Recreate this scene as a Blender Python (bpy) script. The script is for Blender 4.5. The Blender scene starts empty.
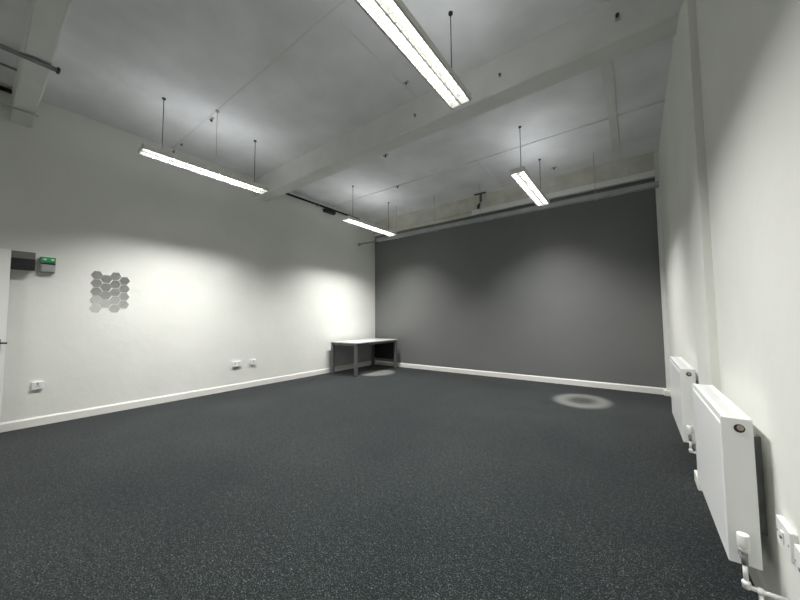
import bpy, bmesh, math, random
from mathutils import Vector, Matrix, noise

S = bpy.context.scene
C = S.collection
random.seed(4)

# ------------------------------------------------------------------ camera
yaw, pit, rol = math.radians(36.514), math.radians(3.364), math.radians(-0.409)
F = Vector((-math.sin(yaw)*math.cos(pit), math.cos(yaw)*math.cos(pit), math.sin(pit)))
R0 = Vector((math.cos(yaw), math.sin(yaw), 0)); U0 = R0.cross(F)
Rv = math.cos(rol)*R0 + math.sin(rol)*U0
Uv = -math.sin(rol)*R0 + math.cos(rol)*U0
cam_data = bpy.data.cameras.new('camera')
cam_data.sensor_width = 36.0
cam_data.lens = 317.38*36/800
cam_data.clip_start = 0.02
cam = bpy.data.objects.new('camera', cam_data)
C.objects.link(cam)
m = Matrix((Rv, Uv, -F)).transposed().to_4x4()
m.translation = Vector((0, 0, 1.25))
cam.matrix_world = m
S.camera = cam

# ------------------------------------------------------------------ world, exposure, lamp strengths
w = bpy.data.worlds.new('world'); S.world = w; w.use_nodes = True
w.node_tree.nodes['Background'].inputs[0].default_value = (0.5, 0.55, 0.6, 1)
w.node_tree.nodes['Background'].inputs[1].default_value = 0.02
S.view_settings.view_transform = 'Standard'
S.view_settings.look = 'None'
S.view_settings.gamma = 1
S.view_settings.use_curve_mapping = False
S.view_settings.exposure = 0.54
S.cycles.max_bounces = 10
S.cycles.diffuse_bounces = 8
S.cycles.use_denoising = True
S.cycles.sample_clamp_indirect = 4
LAMP_W = 60.0            # watts of each luminaire's downward light
LAMP_SPREAD = math.radians(118)
TUBE = 2.2               # brightness of the tubes themselves
LAMP_COL = (1.0, 0.99, 0.975)
CEILING_FILL = 2.4             # watts of an upward fill added above each luminaire to lighten the ceiling

A, B, D, H = 5.817, 0.41, 6.691, 3.982    # left wall x=-A, right wall x=B, back wall y=D, ceiling z=H
YF = -3.6                                 # wall behind the camera

# ------------------------------------------------------------------ materials
def mat(name, col, rough=0.6, metal=0.0, emit=None, noise_amt=0.0, noise_scale=5.0, bump=0.0, bump_scale=200.0, spec=0.5, col2=None):
    mt = bpy.data.materials.new(name); mt.use_nodes = True
    nt = mt.node_tree; b = nt.nodes['Principled BSDF']
    b.inputs['Base Color'].default_value = (*col, 1)
    b.inputs['Roughness'].default_value = rough
    b.inputs['Metallic'].default_value = metal
    b.inputs['Specular IOR Level'].default_value = spec
    tc = nt.nodes.new('ShaderNodeTexCoord')
    n = nt.nodes.new('ShaderNodeTexNoise'); n.inputs['Scale'].default_value = noise_scale
    n.inputs['Detail'].default_value = 6
    nt.links.new(tc.outputs['Object'], n.inputs['Vector'])
    r = nt.nodes.new('ShaderNodeValToRGB')
    r.color_ramp.elements[0].position = 0.35; r.color_ramp.elements[1].position = 0.65
    c2 = col2 or tuple(c*(1-noise_amt) for c in col)
    r.color_ramp.elements[0].color = (*c2, 1); r.color_ramp.elements[1].color = (*col, 1)
    nt.links.new(n.outputs['Fac'], r.inputs['Fac'])
    nt.links.new(r.outputs['Color'], b.inputs['Base Color'])
    if bump:
        n2 = nt.nodes.new('ShaderNodeTexNoise'); n2.inputs['Scale'].default_value = bump_scale
        nt.links.new(tc.outputs['Object'], n2.inputs['Vector'])
        bp = nt.nodes.new('ShaderNodeBump'); bp.inputs['Strength'].default_value = bump
        bp.inputs['Distance'].default_value = 0.01
        nt.links.new(n2.outputs['Fac'], bp.inputs['Height'])
        nt.links.new(bp.outputs['Normal'], b.inputs['Normal'])
    if emit:
        b.inputs['Emission Color'].default_value = (*emit[0], 1)
        b.inputs['Emission Strength'].default_value = emit[1]
    return mt

M_wall = mat('white_wall_paint', (0.80, 0.805, 0.755), 0.75, noise_amt=0.05, noise_scale=1.3, bump=0.25, bump_scale=9, spec=0.2)
M_dark = mat('charcoal_wall_paint', (0.175, 0.18, 0.175), 0.5, noise_amt=0.08, noise_scale=1.0, bump=0.12, bump_scale=9, spec=0.35)
M_ceil = mat('painted_concrete', (0.90, 0.905, 0.92), 0.8, noise_amt=0.14, noise_scale=1.6, bump=0.5, bump_scale=6, spec=0.2)
M_beam = mat('painted_beam', (0.80, 0.80, 0.78), 0.75, noise_amt=0.07, noise_scale=3, bump=0.4, bump_scale=8, spec=0.2)
M_cream = mat('cream_stained_paint', (0.72, 0.71, 0.63), 0.75, noise_amt=0.18, noise_scale=4, bump=0.5, bump_scale=12, spec=0.2)
M_trim = mat('white_gloss_trim', (0.80, 0.79, 0.75), 0.35, noise_amt=0.02)
M_door = mat('door_gloss_white', (0.90, 0.90, 0.87), 0.3, noise_amt=0.01)
M_rad = mat('radiator_enamel', (0.84, 0.85, 0.84), 0.3, noise_amt=0.01)
M_lum = mat('luminaire_white_metal', (0.80, 0.79, 0.74), 0.35, noise_amt=0.03)
M_blade = mat('louvre_blade', (0.62, 0.63, 0.62), 0.3, noise_amt=0.03)
M_tube = mat('fluorescent_tube', (1, 1, 1), 0.5, emit=((1, 0.99, 0.95), TUBE))
M_rod = mat('dark_rod', (0.05, 0.05, 0.045), 0.5, 0.3, noise_amt=0.2)
M_black = mat('black_plastic', (0.012, 0.012, 0.013), 0.5, noise_amt=0.1)
M_tray = mat('tray_steel', (0.42, 0.44, 0.45), 0.5, noise_amt=0.15, noise_scale=6)
M_galv = mat('galvanised_steel', (0.30, 0.31, 0.31), 0.5, 0.35, noise_amt=0.25, noise_scale=6)
M_paintpipe = mat('painted_conduit', (0.50, 0.51, 0.49), 0.6, noise_amt=0.15)
M_desktop = mat('desk_laminate', (0.60, 0.61, 0.60), 0.22, noise_amt=0.03)
M_deskleg = mat('grey_powder_coat', (0.13, 0.13, 0.135), 0.45, 0.1, noise_amt=0.05)
M_panel = mat('grey_panel', (0.30, 0.30, 0.30), 0.5, noise_amt=0.1)
M_plate = mat('white_plastic', (0.82, 0.82, 0.80), 0.3, noise_amt=0.01)
M_slot = mat('socket_slots', (0.16, 0.16, 0.16), 0.5, noise_amt=0.05)
M_greybox = mat('grey_casing', (0.17, 0.175, 0.155), 0.45, noise_amt=0.1)
M_green = mat('green_plastic', (0.015, 0.42, 0.11), 0.3, noise_amt=0.05)
M_greylow = mat('grey_plastic', (0.36, 0.37, 0.36), 0.4, noise_amt=0.05)
M_navy = mat('navy_label', (0.02, 0.03, 0.06), 0.4, noise_amt=0.05)
M_brass = mat('tarnished_brass', (0.42, 0.35, 0.28), 0.45, 0.3, noise_amt=0.2, noise_scale=60)
M_hole = mat('dark_recess', (0.03, 0.03, 0.03), 0.6, noise_amt=0.1)
M_mirror = mat('smoky_acrylic_mirror', (0.83, 0.84, 0.83), 0.2, 1.0, noise_amt=0.02)
M_cap = mat('pale_grey_fixing', (0.45, 0.45, 0.43), 0.5, noise_amt=0.1)

# carpet: charcoal loop pile with grey and blue flecks and two pale marks, a ring and a patch
M_carpet = bpy.data.materials.new('charcoal_flecked_carpet'); M_carpet.use_nodes = True
nt = M_carpet.node_tree; nd = nt.nodes; lk = nt.links; pb = nd['Principled BSDF']
pb.inputs['Roughness'].default_value = 0.95; pb.inputs['Specular IOR Level'].default_value = 0.15
pb.inputs['Sheen Weight'].default_value = 0.1; pb.inputs['Sheen Roughness'].default_value = 0.5
tc = nd.new('ShaderNodeTexCoord')
def tex(scale, detail=2, rough=0.6):
    n = nd.new('ShaderNodeTexNoise'); n.inputs['Scale'].default_value = scale
    n.inputs['Detail'].default_value = detail; n.inputs['Roughness'].default_value = rough
    lk.new(tc.outputs['Object'], n.inputs['Vector']); return n
def ramp(src, stops):
    r = nd.new('ShaderNodeValToRGB'); e = r.color_ramp.elements
    e[0].position, e[0].color = stops[0][0], (*stops[0][1], 1)
    e[1].position, e[1].color = stops[-1][0], (*stops[-1][1], 1)
    for p, c in stops[1:-1]:
        k = e.new(p); k.color = (*c, 1)
    lk.new(src, r.inputs['Fac']); return r
fine = tex(125, 3, 0.85)
fl = ramp(fine.outputs['Fac'], [(0.42, (0.001, 0.002, 0.002)), (0.50, (0.006, 0.009, 0.0095)), (0.56, (0.020, 0.027, 0.028)), (0.63, (0.12, 0.14, 0.138))])
big = tex(0.9, 5, 0.6)
bg = ramp(big.outputs['Fac'], [(0.35, (0.70, 0.73, 0.76)), (0.65, (1.2, 1.16, 1.10))])
mul = nd.new('ShaderNodeMixRGB'); mul.blend_type = 'MULTIPLY'; mul.inputs['Fac'].default_value = 1
lk.new(fl.outputs['Color'], mul.inputs['Color1']); lk.new(bg.outputs['Color'], mul.inputs['Color2'])
mid = tex(34, 4, 0.85)
mr = ramp(mid.outputs['Fac'], [(0.38, (0.35, 0.35, 0.36)), (0.5, (0.74, 0.75, 0.77)), (0.62, (1.6, 1.6, 1.6))])
mul2 = nd.new('ShaderNodeMixRGB'); mul2.blend_type = 'MULTIPLY'; mul2.inputs['Fac'].default_value = 1
lk.new(mul.outputs['Color'], mul2.inputs['Color1']); lk.new(mr.outputs['Color'], mul2.inputs['Color2'])
last = mul2.outputs['Color']
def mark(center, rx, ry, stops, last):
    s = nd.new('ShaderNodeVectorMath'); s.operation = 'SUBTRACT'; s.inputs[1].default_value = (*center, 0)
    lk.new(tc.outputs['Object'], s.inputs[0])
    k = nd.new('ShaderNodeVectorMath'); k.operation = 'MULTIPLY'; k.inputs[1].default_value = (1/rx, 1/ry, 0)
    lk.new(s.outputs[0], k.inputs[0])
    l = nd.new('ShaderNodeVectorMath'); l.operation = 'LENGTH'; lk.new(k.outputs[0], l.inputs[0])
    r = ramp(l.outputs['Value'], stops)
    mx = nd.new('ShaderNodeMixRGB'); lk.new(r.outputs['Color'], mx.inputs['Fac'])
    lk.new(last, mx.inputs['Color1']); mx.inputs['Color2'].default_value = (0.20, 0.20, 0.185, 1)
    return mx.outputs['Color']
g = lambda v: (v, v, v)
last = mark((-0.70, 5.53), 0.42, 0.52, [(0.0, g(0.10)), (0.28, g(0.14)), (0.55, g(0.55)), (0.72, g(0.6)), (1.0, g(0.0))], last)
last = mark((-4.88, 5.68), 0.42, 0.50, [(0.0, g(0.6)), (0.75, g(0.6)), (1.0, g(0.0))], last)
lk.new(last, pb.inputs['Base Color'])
bp = nd.new('ShaderNodeBump'); bp.inputs['Strength'].default_value = 0.5; bp.inputs['Distance'].default_value = 0.004
lk.new(fine.outputs['Fac'], bp.inputs['Height']); lk.new(bp.outputs['Normal'], pb.inputs['Normal'])

# ------------------------------------------------------------------ mesh helpers
class MB:
    def __init__(s): s.bm = bmesh.new()
    def box(s, x0, x1, y0, y1, z0, z1, bevel=0.0, seg=2):
        t = bmesh.new(); bmesh.ops.create_cube(t, size=1)
        for v in t.verts:
            v.co = Vector(((x0+x1)/2+v.co.x*(x1-x0), (y0+y1)/2+v.co.y*(y1-y0), (z0+z1)/2+v.co.z*(z1-z0)))
        if bevel: bmesh.ops.bevel(t, geom=t.edges[:], offset=bevel, segments=seg, affect='EDGES', profile=0.5)
        s._merge(t); return s
    def cyl(s, p0, p1, r, n=14, r2=None, bevel=0.0):
        p0, p1 = Vector(p0), Vector(p1); d = p1-p0
        t = bmesh.new()
        bmesh.ops.create_cone(t, cap_ends=True, segments=n, radius1=r, radius2=r if r2 is None else r2, depth=d.length)
        if bevel:
            bmesh.ops.bevel(t, geom=[e for e in t.edges if len([f for f in e.link_faces if len(f.verts) > 4])], offset=bevel, segments=2, affect='EDGES', profile=0.5)
        q = Vector((0, 0, 1)).rotation_difference(d.normalized())
        bmesh.ops.transform(t, matrix=Matrix.Translation((p0+p1)/2) @ q.to_matrix().to_4x4(), verts=t.verts[:])
        for f in t.faces:
            f.smooth = len(f.verts) == 4
        s._merge(t); return s
    def tube(s, pts, r, n=10):
        pts = [Vector(p) for p in pts]
        for a, b in zip(pts, pts[1:]): s.cyl(a, b, r, n)
        for p in pts[1:-1]: s.ball(p, r)
        return s
    def ball(s, p, r, sc=(1, 1, 1)):
        t = bmesh.new(); bmesh.ops.create_uvsphere(t, u_segments=14, v_segments=8, radius=r)
        for v in t.verts: v.co = Vector((v.co.x*sc[0]+p[0], v.co.y*sc[1]+p[1], v.co.z*sc[2]+p[2]))
        for f in t.faces: f.smooth = True
        s._merge(t); return s
    def prism(s, poly, axis, a0, a1):
        # poly: 2-D points in the two other axes, extruded along axis
        t = bmesh.new()
        def P(u, v, a): return {'x': (a, u, v), 'y': (u, a, v), 'z': (u, v, a)}[axis]
        lo = [t.verts.new(P(u, v, a0)) for u, v in poly]; hi = [t.verts.new(P(u, v, a1)) for u, v in poly]
        t.faces.new(lo); t.faces.new(hi); n = len(poly)
        for i in range(n): t.faces.new((lo[i], lo[(i+1) % n], hi[(i+1) % n], hi[i]))
        bmesh.ops.recalc_face_normals(t, faces=t.faces[:])
        s._merge(t); return s
    def _merge(s, t):
        me = bpy.data.meshes.new('tmp'); t.to_mesh(me); t.free(); s.bm.from_mesh(me); bpy.data.meshes.remove(me)
    def build(s, name, material, parent=None, loc=None):
        me = bpy.data.meshes.new(name); s.bm.to_mesh(me); s.bm.free(); me.materials.append(material)
        o = bpy.data.objects.new(name, me); C.objects.link(o)
        if parent: o.parent = parent
        if loc: o.location = loc
        return o

def thing(name, label, cat, loc=(0, 0, 0), group=None):
    o = bpy.data.objects.new(name, None); C.objects.link(o); o.location = loc; o.empty_display_size = 0.1
    return tag(o, label, cat, group)
def tag(o, label, cat, group=None):
    o['label'] = label; o['category'] = cat
    if group: o['group'] = group
    return o
def struct(o, label=None, cat=None):
    o['kind'] = 'structure'
    if label: o['label'] = label
    if cat: o['category'] = cat
    return o

# ------------------------------------------------------------------ room shell
struct(MB().box(-A-.15, B+.15, YF-.15, D+.15, -.1, 0).build('floor', M_carpet), 'charcoal carpet with fine grey flecks and two pale round marks', 'floor')
struct(MB().box(-A-.15, B+.15, YF-.15, D+.15, H, H+.15).build('ceiling', M_ceil), 'white painted concrete slab ceiling above the beams', 'ceiling')
struct(MB().box(-A-.15, -A, YF-.15, D+.15, 0, H).build('wall_left', M_wall), 'long plain white wall behind the desk and the wall sockets', 'wall')
struct(MB().box(B, B+.15, YF-.15, D+.15, 0, H).build('wall_right', M_wall), 'white wall carrying the two radiators', 'wall')
struct(MB().box(-A, B, D, D+.15, 0, H).build('wall_back', M_dark), 'dark grey feature wall at the far end', 'wall')
struct(MB().box(-A, B, YF-.15, YF, 0, H).build('wall_front', M_wall), 'white wall behind the viewpoint', 'wall')

def skirting(name, axis, a0, a1, face, sgn, label):
    # small bevelled skirting board: 15 mm thick, 105 mm high
    t = .016; h = .105
    poly = [(face, 0), (face+sgn*t, 0), (face+sgn*t, h-.018), (face+sgn*.006, h), (face, h)]
    o = MB().prism(poly, axis, a0, a1).build(name, M_trim)
    return struct(o, label, 'baseboard')
skirting('baseboard_left', 'y', YF, D, -A, 1, 'white skirting board along the long left wall')
skirting('baseboard_back', 'x', -A+.017, .355, D, -1, 'white skirting board under the dark grey wall')
skirting('baseboard_right', 'y', YF, D-.1, B, -1, 'white skirting board behind the radiators')

# pilaster on the right wall, its own skirting; boxed corner at the end of the dark wall
pil = MB()
pil.box(.368, B, 2.80, 3.34, 0, 3.45)
pil.prism([(2.80, 3.45), (3.34, 3.45), (3.42, 3.60), (3.42, H), (3.17, H), (3.17, 3.60)], 'x', .368, B)
struct(pil.build('trim_1', M_wall), 'shallow white pilaster between the two radiators', 'pilaster')
struct(MB().box(.312, .368, 3.17, 3.35, 0, .08, .004).build('trim_2', M_trim), 'short white skirting piece at the foot of the pilaster', 'baseboard')
struct(MB().box(.352, B, D-.07, D, 0, H).build('trim_3', M_beam), 'narrow white boxed strip in the far right corner', 'boxing')
struct(MB().box(.315, B, D-.11, D, 0, .085, .01).build('trim_4', M_trim), 'white block at the foot of the far right corner strip', 'baseboard')

# downstand beams
def beam(name, y0, y1, z0, mat_, label):
    b = bmesh.new(); nx = 60
    xs = [-A+(A+B)*i/nx for i in range(nx+1)]
    rows = []
    for i, x in enumerate(xs):
        j = lambda k: noise.noise(Vector((x*2.1, k*7.3, y0)))*.008
        rows.append([b.verts.new((x, y0+j(1), H)), b.verts.new((x, y0+j(1), z0+.012)), b.verts.new((x, y0+.012+j(1), z0+j(2)*.5)),
                     b.verts.new((x, y1-.012+j(3), z0+j(4)*.5)), b.verts.new((x, y1+j(3), z0+.012)), b.verts.new((x, y1+j(3), H))])
    for r, q in zip(rows, rows[1:]):
        for k in range(6): b.faces.new((r[k], r[(k+1) % 6], q[(k+1) % 6], q[k]))
    b.faces.new(rows[0]); b.faces.new(rows[-1])
    bmesh.ops.recalc_face_normals(b, faces=b.faces[:])
    mb = MB(); mb._merge(b)
    return struct(mb.build(name, mat_), label, 'beam')
beam('trim_5', .175, .345, 3.60, M_beam, 'white downstand beam at the upper left, nearest of the beams')
beam('trim_6', 3.17, 3.42, 3.60, M_beam, 'white downstand beam crossing the middle of the ceiling')
beam('trim_7', D-.07, D, 3.565, M_cream, 'stained cream beam above the dark grey wall')
beam('trim_8', -2.95, -2.75, 3.60, M_beam, 'white downstand beam behind the viewpoint')

# seams and thin cover strips on the slab
struct(MB().box(-A, B, 1.785, 1.805, H-.004, H).build('trim_9', M_beam), 'thin slab seam between the left luminaire and the near one', 'seam')
struct(MB().box(-A, B, 5.09, 5.115, H-.014, H).build('trim_10', M_beam), 'thin raised slab seam across the far bay', 'seam')
struct(MB().box(-2.11, -2.085, 5.115, 6.5, H-.014, H).build('trim_11', M_beam), 'short seam running from the far seam to the dark wall', 'seam')
struct(MB().box(-2.08, -2.06, 1.9, 3.17, H-.004, H).build('trim_12', M_beam), 'seam beside the near luminaire running to the middle beam', 'seam')
struct(MB().box(-.19, -.09, 3.42, 6.2, H-.012, H, .004).build('trim_13', M_beam), 'low plastered rib near the right wall in the far bay', 'rib')

# ------------------------------------------------------------------ door leaf folded back against the left wall
door = struct(MB().box(-5.725, -5.685, -.62, .242, .012, 2.07, .002).build('door_1', M_door), 'white door leaf standing open at the left edge of the view', 'door')
hp = MB().box(-5.685, -5.677, .150, .207, .895, 1.055, .003).build('handle_plate', M_black, door)
hp['label'] = 'dark handle plate'
MB().tube([(-5.677, .182, 1.012), (-5.635, .182, 1.012), (-5.635, .252, 1.010)], .009).build('lever', M_black, hp)
for z in (.25, 1.05, 1.85):
    MB().box(-A+.0, -5.69, -.66, -.62, z-.05, z+.05).build('hinge', M_galv, door)

# ------------------------------------------------------------------ luminaires
LX, LY, LZ = 0.105, 0.775, 3.225      # half width, half length, underside height
def luminaire(name, label, x, y, group, power=1.0):
    t = thing(name, label, 'ceiling light', (x, y, LZ), group)
    h = MB()
    h.prism([(-LX, 0), (-LX+.004, 0), (-LX+.004, .050), (LX-.004, .050), (LX-.004, 0), (LX, 0), (LX, .050), (LX-.025, .066), (-LX+.025, .066), (-LX, .050)], 'y', -LY, LY)
    h.build('housing', M_lum, t)
    for s in (-1, 1):
        MB().box(-LX, LX, s*LY-.004, s*LY+.004, -.002, .066, .001).build('end_cap', M_lum, t)
        MB().cyl((s*.05, -LY+.03, .036), (s*.05, LY-.03, .036), .013, 12).build('tube', M_tube, t)
    lv = MB(); n = 20
    for k in range(1, n):
        yy = -LY + 2*LY*k/n
        lv.box(-LX+.006, LX-.006, yy-.0015, yy+.0015, 0, .018)
    for xx in (0,):
        lv.box(xx-.006, xx+.006, -LY+.005, LY-.005, 0, .02)
    for s in (-1, 1):
        lv.box(s*(LX-.012)-.005, s*(LX-.012)+.005, -LY+.005, LY-.005, 0, .02)
    lv.build('louvre', M_blade, t)
    for yy in (-.57, .60):
        r = MB().cyl((0, yy, .066), (0.0, yy, H-LZ-.012), .0045, 8).build('hanger_rod', M_rod, t)
        MB().cyl((0, yy, H-LZ-.014), (0, yy, H-LZ), .020, 12).build('ceiling_cup', M_rod, r)
        MB().box(-.035, .035, yy-.02, yy+.02, .066, .074, .002).build('clamp', M_rod, r)
    for sx in (-.05, .05):
        ld = bpy.data.lights.new('lamp_light', 'AREA'); ld.shape = 'RECTANGLE'; ld.size = .034; ld.size_y = 2*LY-.06
        ld.energy = LAMP_W*power/2; ld.color = LAMP_COL; ld.spread = LAMP_SPREAD
        lo = bpy.data.objects.new('lamp_light', ld); C.objects.link(lo); lo.parent = t; lo.location = (sx, 0, .0205)
    ud = bpy.data.lights.new('ceiling_fill_light', 'AREA'); ud.shape = 'RECTANGLE'; ud.size = .06; ud.size_y = 2*LY-.1  # added upward light, brightens the ceiling; the housing has no opening here
    ud.energy = CEILING_FILL*power; ud.color = (.95, .97, 1.0)
    uo = bpy.data.objects.new('ceiling_fill_light', ud); C.objects.link(uo); uo.parent = t; uo.location = (0, 0, .068); uo.rotation_euler = (math.pi, 0, 0)
    return t
XL, XR = -4.56, -1.22
G = 'suspended linear luminaires'
luminaire('linear_luminaire', 'lit louvred luminaire hanging beside the left wall, nearer of the left pair', XL, 1.87, G)
luminaire('linear_luminaire', 'largest lit luminaire, cut by the top edge of the view', XR, 1.84, G)
luminaire('linear_luminaire', 'small lit luminaire hanging over the desk corner', XL, 5.13, G)
luminaire('linear_luminaire', 'lit luminaire hanging before the right half of the dark wall', XR, 5.13, G)
luminaire('linear_luminaire', 'added fill luminaire, unseen behind the viewpoint along the left wall', XL, -1.4, G, 0.4)  # added out of view for fill light, dimmed on its own
luminaire('linear_luminaire', 'added fill luminaire, unseen behind the viewpoint near the right wall', XR, -1.4, G, 0.8)  # also added out of view, fills the right wall and radiator end

# ------------------------------------------------------------------ overhead services
t = thing('cable_tray', 'grey steel cable tray hanging across the top of the dark wall', 'cable tray', (0, 6.03, 3.195))
ch = MB(); ch.prism([(-.05, 0), (.05, 0), (.05, .07), (.047, .07), (.047, .003), (-.047, .003), (-.047, .07), (-.05, .07)], 'x', -5.15, .36)
ch.build('tray_channel', M_tray, t)
MB().cyl((-A+.002, 0, .02), (-5.15, 0, .02), .018, 12).build('conduit_end', M_galv, t)
MB().cyl((-A+.002, 0, .02), (-A+.05, 0, .02), .035, 12).build('end_collar', M_galv, t)
for x in (-4.55, -3.49, -2.43, -.45):
    r = MB().cyl((x, 0, -.008), (x, 0, H-3.195), .0035, 8).build('hanger_rod', M_cap, t)
    MB().box(x-.02, x+.02, -.058, .058, -.008, 0, .002).build('strap', M_cap, r)
MB().box(-4.78, -4.70, -.075, -.05, .01, .05, .004).build('clip', M_cap, t)

tag(MB().box(-2.85, .352, D-.125, D-.07, 3.555, 3.655, .004).build('cable_trunking', M_plate), 'white plastic trunking on the beam above the dark wall', 'trunking')
tag(MB().cyl((-A, D-.09, 3.635), (-2.86, D-.09, 3.635), .014, 12).build('conduit', M_cream), 'thin cream conduit on the beam left of the white trunking', 'conduit')
cb = MB().tube([(-2.62, D-.16, H), (-2.62, D-.16, H-.13), (-2.63, D-.14, H-.18)], .026)
cb.tube([(-2.66, D-.12, H-.22), (-2.70, D-.10, H-.25), (-2.70, D-.10, 3.655)], .026)
cb.tube([(-2.63, D-.14, H-.18), (-2.66, D-.12, H-.22)], .012)
t = thing('flexible_cable', 'black cable dropping from the ceiling to the white trunking', 'cable', (0, 0, 0))
cb.build('cable_length', M_black, t)
MB().box(-2.76, -2.50, D-.19, D-.13, H-.015, H, .003).build('ceiling_plate', M_rod, t)

t = thing('conduit', 'black conduit high on the left wall behind the middle beam', 'conduit', (-A, 3.45, 3.885))
MB().cyl((.045, 0, 0), (.045, 2.55, 0), .022, 12).build('pipe', M_black, t)
MB().box(.0, .09, 1.38, 1.70, -.11, -.04, .008).build('junction_box', M_black, t)
for yy in (.3, 1.2, 2.2): MB().box(0, .07, yy-.01, yy+.01, -.03, .03).build('saddle', M_galv, t)

t = thing('conduit', 'pair of steel conduits passing under the upper left beam', 'conduit', (-4.235, 0, 3.555))
for dx in (-.016, .016):
    MB().cyl((dx, YF, .028), (dx, .40, .028), .013, 12).build('pipe', M_galv, t)
MB().box(-.032, .032, .375, .395, .010, .045, .003).build('end_clamp', M_rod, t)
tag(MB().cyl((-5.385, YF, 3.588), (-5.385, .36, 3.588), .010, 10).build('cable', M_paintpipe), 'thin grey cable under the upper left beam, near the left wall', 'cable')
tag(MB().cyl((-5.775, YF, 3.94), (-5.775, .172, 3.94), .024, 12).build('conduit', M_black), 'black conduit at the upper left corner, left of the beam', 'conduit')
tag(MB().cyl((-4.95, YF, 3.80), (-4.95, .17, 3.80), .013, 12).build('conduit', M_galv), 'grey conduit left of the upper left beam, below the steel pair', 'conduit')

# pale pull wire and small ceiling fixings
t = thing('pull_wire', 'thin pale wire hanging from the ceiling behind the left luminaire', 'wire', (-4.28, 1.80, H))
MB().cyl((0, 0, -.62), (0, 0, 0), .003, 8).build('wire', M_cap, t)
MB().cyl((0, 0, -.02), (0, 0, 0), .022, 12).build('rose', M_cap, t)
def clip(name, lab, x, y, z, axis='z', mm=M_rod, s=1.0):
    s *= .7
    t = thing(name, lab, 'ceiling fixing', (x, y, z))
    if axis == 'z':
        MB().box(-.05*s, .05*s, -.018*s, .018*s, -.012, 0, .002).build('base_plate', M_cap, t)
        MB().cyl((0, 0, -.045*s), (0, 0, -.010), .014*s, 10).build('hook', mm, t)
    else:
        MB().box(-.018*s, .018*s, -.010, 0, -.03*s, .03*s, .002).build('base_plate', M_cap, t)
        MB().cyl((0, -.04*s, 0), (0, -.008, 0), .012*s, 10).build('hook', mm, t)
clip('ceiling_clip', 'black ceiling clip left of the pale hanging wire', -4.52, 1.83, H, mm=M_black, s=1.3)
clip('ceiling_clip', 'ceiling clip just above the left luminaire near its wall end', -5.55, 1.83, H, s=1)
clip('ceiling_clip', 'ceiling clip where the ceiling meets the left wall above the luminaire', -5.77, 1.80, H-.05, mm=M_black, s=1)
clip('ceiling_clip', 'ceiling clip beside the seam left of the large luminaire', -2.02, 2.88, H, s=.9)
clip('beam_clip', 'small stud on the middle beam below the large luminaire', -2.09, 3.17, 3.76, 'y')
clip('beam_clip', 'small stud on the middle beam right of the large luminaire', -1.03, 3.17, 3.77, 'y')
clip('beam_clip', 'dark stud on the middle beam near the right wall', -.02, 3.17, 3.80, 'y', M_black, 1.4)
clip('ceiling_clip', 'long flat fixing on the ceiling just past the middle beam', -3.24, 4.00, H, s=1.4)
clip('ceiling_clip', 'fixing on the far seam above the desk side luminaire', -3.82, 5.10, H-.014, s=1.3)
clip('ceiling_clip', 'dark fixing on the ceiling right of the far right luminaire', -1.08, 6.2, H, mm=M_black, s=1.3)

# ------------------------------------------------------------------ left wall devices
t = thing('door_controller', 'grey and black control box on the wall beside the door', 'control box', (-A, .30, 1.95))
MB().box(0, .07, -.20, .13, -.085, .12, .004).build('casing', M_greybox, t)
MB().box(.07, .10, -.20, .13, -.10, .035, .004).build('front_cover', M_black, t)
t = thing('door_release', 'green and grey emergency door release on the left wall', 'call point', (-A, .535, 1.94))
MB().box(0, .05, -.065, .065, -.095, .095, .006).build('back_box', M_greylow, t)
gp = MB().box(.0505, .062, -.063, .063, .03, .093, .004).build('green_cover', M_green, t); gp['label'] = 'green top cover'
for yy in (-.03, .035): MB().ball((.063, yy, .062), .014, (.3, 1.2, .8)).build('glare_spot', M_plate, gp)  # white bumps imitate two glare spots on the cover
MB().box(.0505, .054, -.063, .063, .005, .022, .001).build('label_band', M_navy, t)
MB().box(.0505, .057, -.055, .055, -.085, -.003, .004).build('press_plate', M_greylow, t)

def wall_plate(name, lab, x, y, z, sgn, w_, h_, kind, group=None, depth=.012):
    t = thing(name, lab, 'wall socket' if kind != 'spur' else 'switch plate', (x, y, z), group)
    MB().box(min(0, sgn*depth), max(0, sgn*depth), -w_/2, w_/2, -h_/2, h_/2, .003).build('face_plate', M_plate, t)
    f0 = sgn*depth
    def inset(n, y0, y1, z0, z1, m_, d=.002):
        return MB().box(min(f0, f0+sgn*d), max(f0, f0+sgn*d), y0, y1, z0, z1).build(n, m_, t)
    if kind == 'socket1': cs = [0]
    elif kind == 'socket2': cs = [-w_/4, w_/4]
    else: cs = []
    for c in cs:
        inset('earth_slot', c-.004, c+.004, .004, .014, M_slot)
        inset('pin_slot', c-.016, c-.008, -.014, -.008, M_slot)
        inset('pin_slot', c+.008, c+.016, -.014, -.008, M_slot)
        inset('rocker', c-.008, c+.008, .020, .034, M_greylow, .004)
    if kind == 'spur':
        inset('fuse_holder', -.012, .012, -.02, .02, M_plate, .004)
        MB().cyl((f0, 0, .0), (f0+sgn*.008, 0, .0), .006, 12).build('indicator', M_slot, t)
    for s in (-1, 1):
        if kind == 'spur' or w_ > .1:
            MB().cyl((f0, s*(w_/2-.012), 0), (f0+sgn*.002, s*(w_/2-.012), 0), .0035, 10).build('screw', M_greylow, t)
    return t
wall_plate('single_socket', 'single white wall socket low on the left wall near the door', -A, .511, .48, 1, .092, .09, 'socket1', depth=.022)
wall_plate('double_socket', 'double white wall socket, left of the two by the desk', -A, 2.88, .455, 1, .146, .088, 'socket2', depth=.03)
wall_plate('single_socket', 'single white wall socket, right of the two by the desk', -A, 3.19, .455, 1, .088, .088, 'socket1', depth=.03)
wall_plate('double_plate', 'white double plate on the right wall, beside the near radiator', B, 1.755, .463, -1, .130, .098, 'spur', depth=.020)
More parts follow.
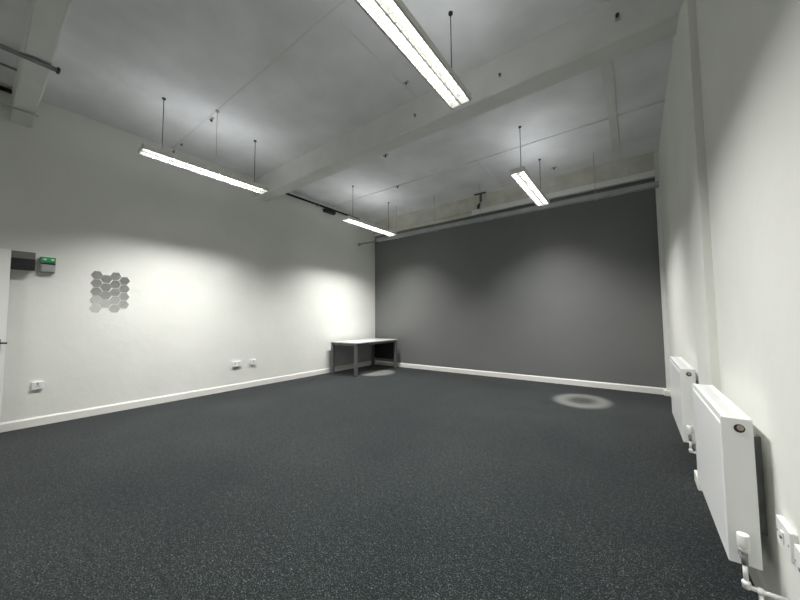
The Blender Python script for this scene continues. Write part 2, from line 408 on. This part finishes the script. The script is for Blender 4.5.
wall_plate('double_plate', 'white plate cut by the right edge of the view', B, 1.590, .450, -1, .130, .098, 'spur', depth=.020)

# hexagonal mirror tiles: four columns, flat-topped hexagons
hx = MB()
hx.prism([(.060*math.cos(math.radians(60*k)), .060*math.sin(math.radians(60*k))) for k in range(6)], 'x', 0, .003)
proto = hx.build('hexagon_tile', M_mirror)
cols = [('first column', -.0, 1.868, 5), ('second column', 0, 1.822, 4), ('third column', 0, 1.870, 5), ('fourth column', 0, 1.814, 4)]
rown = ['topmost', 'second from the top', 'middle', 'fourth from the top', 'lowest']
first = True
for ci, (cn, _, z0, n) in enumerate(cols):
    for r in range(n):
        o = proto if first else proto.copy()
        if not first: C.objects.link(o)
        first = False
        o.location = (-A+.0, .988+.0965*ci, z0-.1125*r)
        o.rotation_euler = (0, math.radians(random.uniform(-.8, .8)), math.radians(random.uniform(-.8, .8)))
        o.location.x += .001
        rn = ['topmost', 'second from the top', 'third from the top', 'fourth from the top', 'lowest'][r] if n == 5 else ['topmost', 'second from the top', 'third from the top', 'lowest'][r]
        tag(o, f'smoky hexagonal wall tile, {rn} in the {cn} from the left', 'wall tile', 'hexagonal tiles on the left wall')

# ------------------------------------------------------------------ desk
t = thing('desk', 'grey desk with square legs in the far left corner', 'desk', (-5.31, 5.75, 0))
dx, dy, dz = .41, .75, .73
MB().box(-dx, dx, -dy, dy, dz-.025, dz, .003).build('desktop', M_desktop, t)
fr = MB()
for s in (-1, 1):
    fr.box(-dx+.07, dx-.07, s*(dy-.045)-.02, s*(dy-.045)+.02, dz-.075, dz-.025)
    fr.box(s*(dx-.05)-.02, s*(dx-.05)+.02, -dy+.07, dy-.07, dz-.075, dz-.025)
fr.build('under_frame', M_deskleg, t)
MB().box(-dx+.03, -dx+.045, -dy+.09, dy-.09, .15, dz-.05).build('modesty_panel', M_panel, t)
ep = MB().box(-dx+.09, dx-.09, dy-.05, dy-.035, .22, dz-.05).build('shade_panel', M_black, t); ep['label'] = 'black sheet standing in for the shade under the far end'  # black sheet added to darken the shaded wall below the desktop
for sx in (-1, 1):
    for sy in (-1, 1):
        lg = MB().box(sx*(dx-.038)-.032, sx*(dx-.038)+.032, sy*(dy-.04)-.032, sy*(dy-.04)+.032, .012, dz-.025, .004).build('leg', M_deskleg, t)
        MB().cyl((sx*(dx-.038), sy*(dy-.04), 0), (sx*(dx-.038), sy*(dy-.04), .013), .024, 16).build('foot', M_black, lg)

# ------------------------------------------------------------------ radiators
def radiator(label, y0, y1, trv_dy):
    x0, x1, z0, z1 = .268, .364, .245, .832
    t = thing('radiator', label, 'radiator', (x1, (y0+y1)/2, z0), 'white panel radiators on the right wall')
    X = lambda x: x-x1
    yy0, yy1 = y0-(y0+y1)/2, y1-(y0+y1)/2; h = z1-z0
    MB().box(X(x0), X(x0)+.012, yy0+.004, yy1-.004, .0, h-.030, .005).build('front_panel', M_rad, t)
    MB().box(X(x1)-.012, X(x1), yy0+.004, yy1-.004, .0, h-.022, .004).build('back_panel', M_rad, t)
    fins = MB(); n = int((yy1-yy0)/.04)
    for k in range(1, n):
        y = yy0+(yy1-yy0)*k/n; fins.box(X(x0)+.014, X(x1)-.014, y-.001, y+.001, .03, h-.06)
    fins.build('convector_fins', M_rad, t)
    g = MB()
    g.box(X(x0)+.005, X(x0)+.011, yy0, yy1, h-.036, h, .002)      # front lip
    g.box(X(x1)-.012, X(x1)-.001, yy0, yy1, h-.020, h, .002)      # rear lip
    n = int((yy1-yy0)/.016)
    for k in range(n+1):
        y = yy0+.004+(yy1-yy0-.008)*k/n; g.box(X(x0)+.010, X(x1)-.012, y-.0055, y+.0055, h-.010, h-.004)
    g.box(X(x0)+.010, X(x0)+.026, yy0, yy1, h-.010, h-.002); g.box(X(x1)-.026, X(x1)-.012, yy0, yy1, h-.010, h-.002)
    g.build('top_grille', M_rad, t)
    for s, yy in ((-1, yy0), (1, yy1)):
        e = MB().box(X(x0)+.001, X(x1)-.001, yy-.002, yy+.004 if s < 0 else yy+.002, .004, h-.003, .0015).build('side_panel', M_rad, t)
    # recess and vent plug near the top of the near end
    px, pz = (X(x0)+X(x1))/2+.008, h-.042
    r = MB().cyl((px, yy0-.0035, pz), (px, yy0-.001, pz), .017, 20).build('plug_recess', M_hole, t)
    MB().cyl((px+.002, yy0-.010, pz+.003), (px+.002, yy0-.003, pz+.003), .0105, 10, bevel=.001).build('vent_plug', M_brass, r)
    # valve: head, body, pipe and elbows
    vx, vy = X(.305), yy0-.055+trv_dy
    v = MB().cyl((vx, vy, .100), (vx, vy, .150), .019, 20, bevel=.003).cyl((vx, vy, .085), (vx, vy, .102), .016, 20).build('valve_head', M_plate, t)
    MB().cyl((vx, vy, .035), (vx, vy, .086), .010, 12).tube([(vx, vy, .050), (vx, yy0+.03, .050)], .009).build('valve_body', M_galv, v)
    p = MB().cyl((vx, vy, -.03), (vx, vy, .038), .0075, 12)
    p.ball((vx, vy, -.034), .014).cyl((vx, vy, -.052), (vx, vy, -.030), .012, 14)
    p.tube([(vx, vy, -.045), (vx+.03, vy, -.048), (X(B), vy, -.048)], .008).ball((vx+.038, vy, -.048), .013)
    p.tube([(vx+.038, vy, -.048), (vx+.038, vy, -z0)], .0075)
    p.build('supply_pipe', M_plate, t)
    # far-end lockshield
    p = MB().tube([(vx+.03, yy1-.03, .03), (vx+.06, yy1-.03, .03), (vx+.06, yy1-.03, -z0)], .0075).build('return_pipe', M_plate, t)
    for y in (yy0+.15, yy1-.15):
        MB().box(0, X(B), y-.015, y+.015, .08, h-.10).build('bracket', M_galv, t)
    return t
radiator('white panel radiator nearest the viewpoint on the right wall', 1.90, 2.72, 0)
radiator('farther white panel radiator beyond the pilaster', 3.44, 4.42, 0)
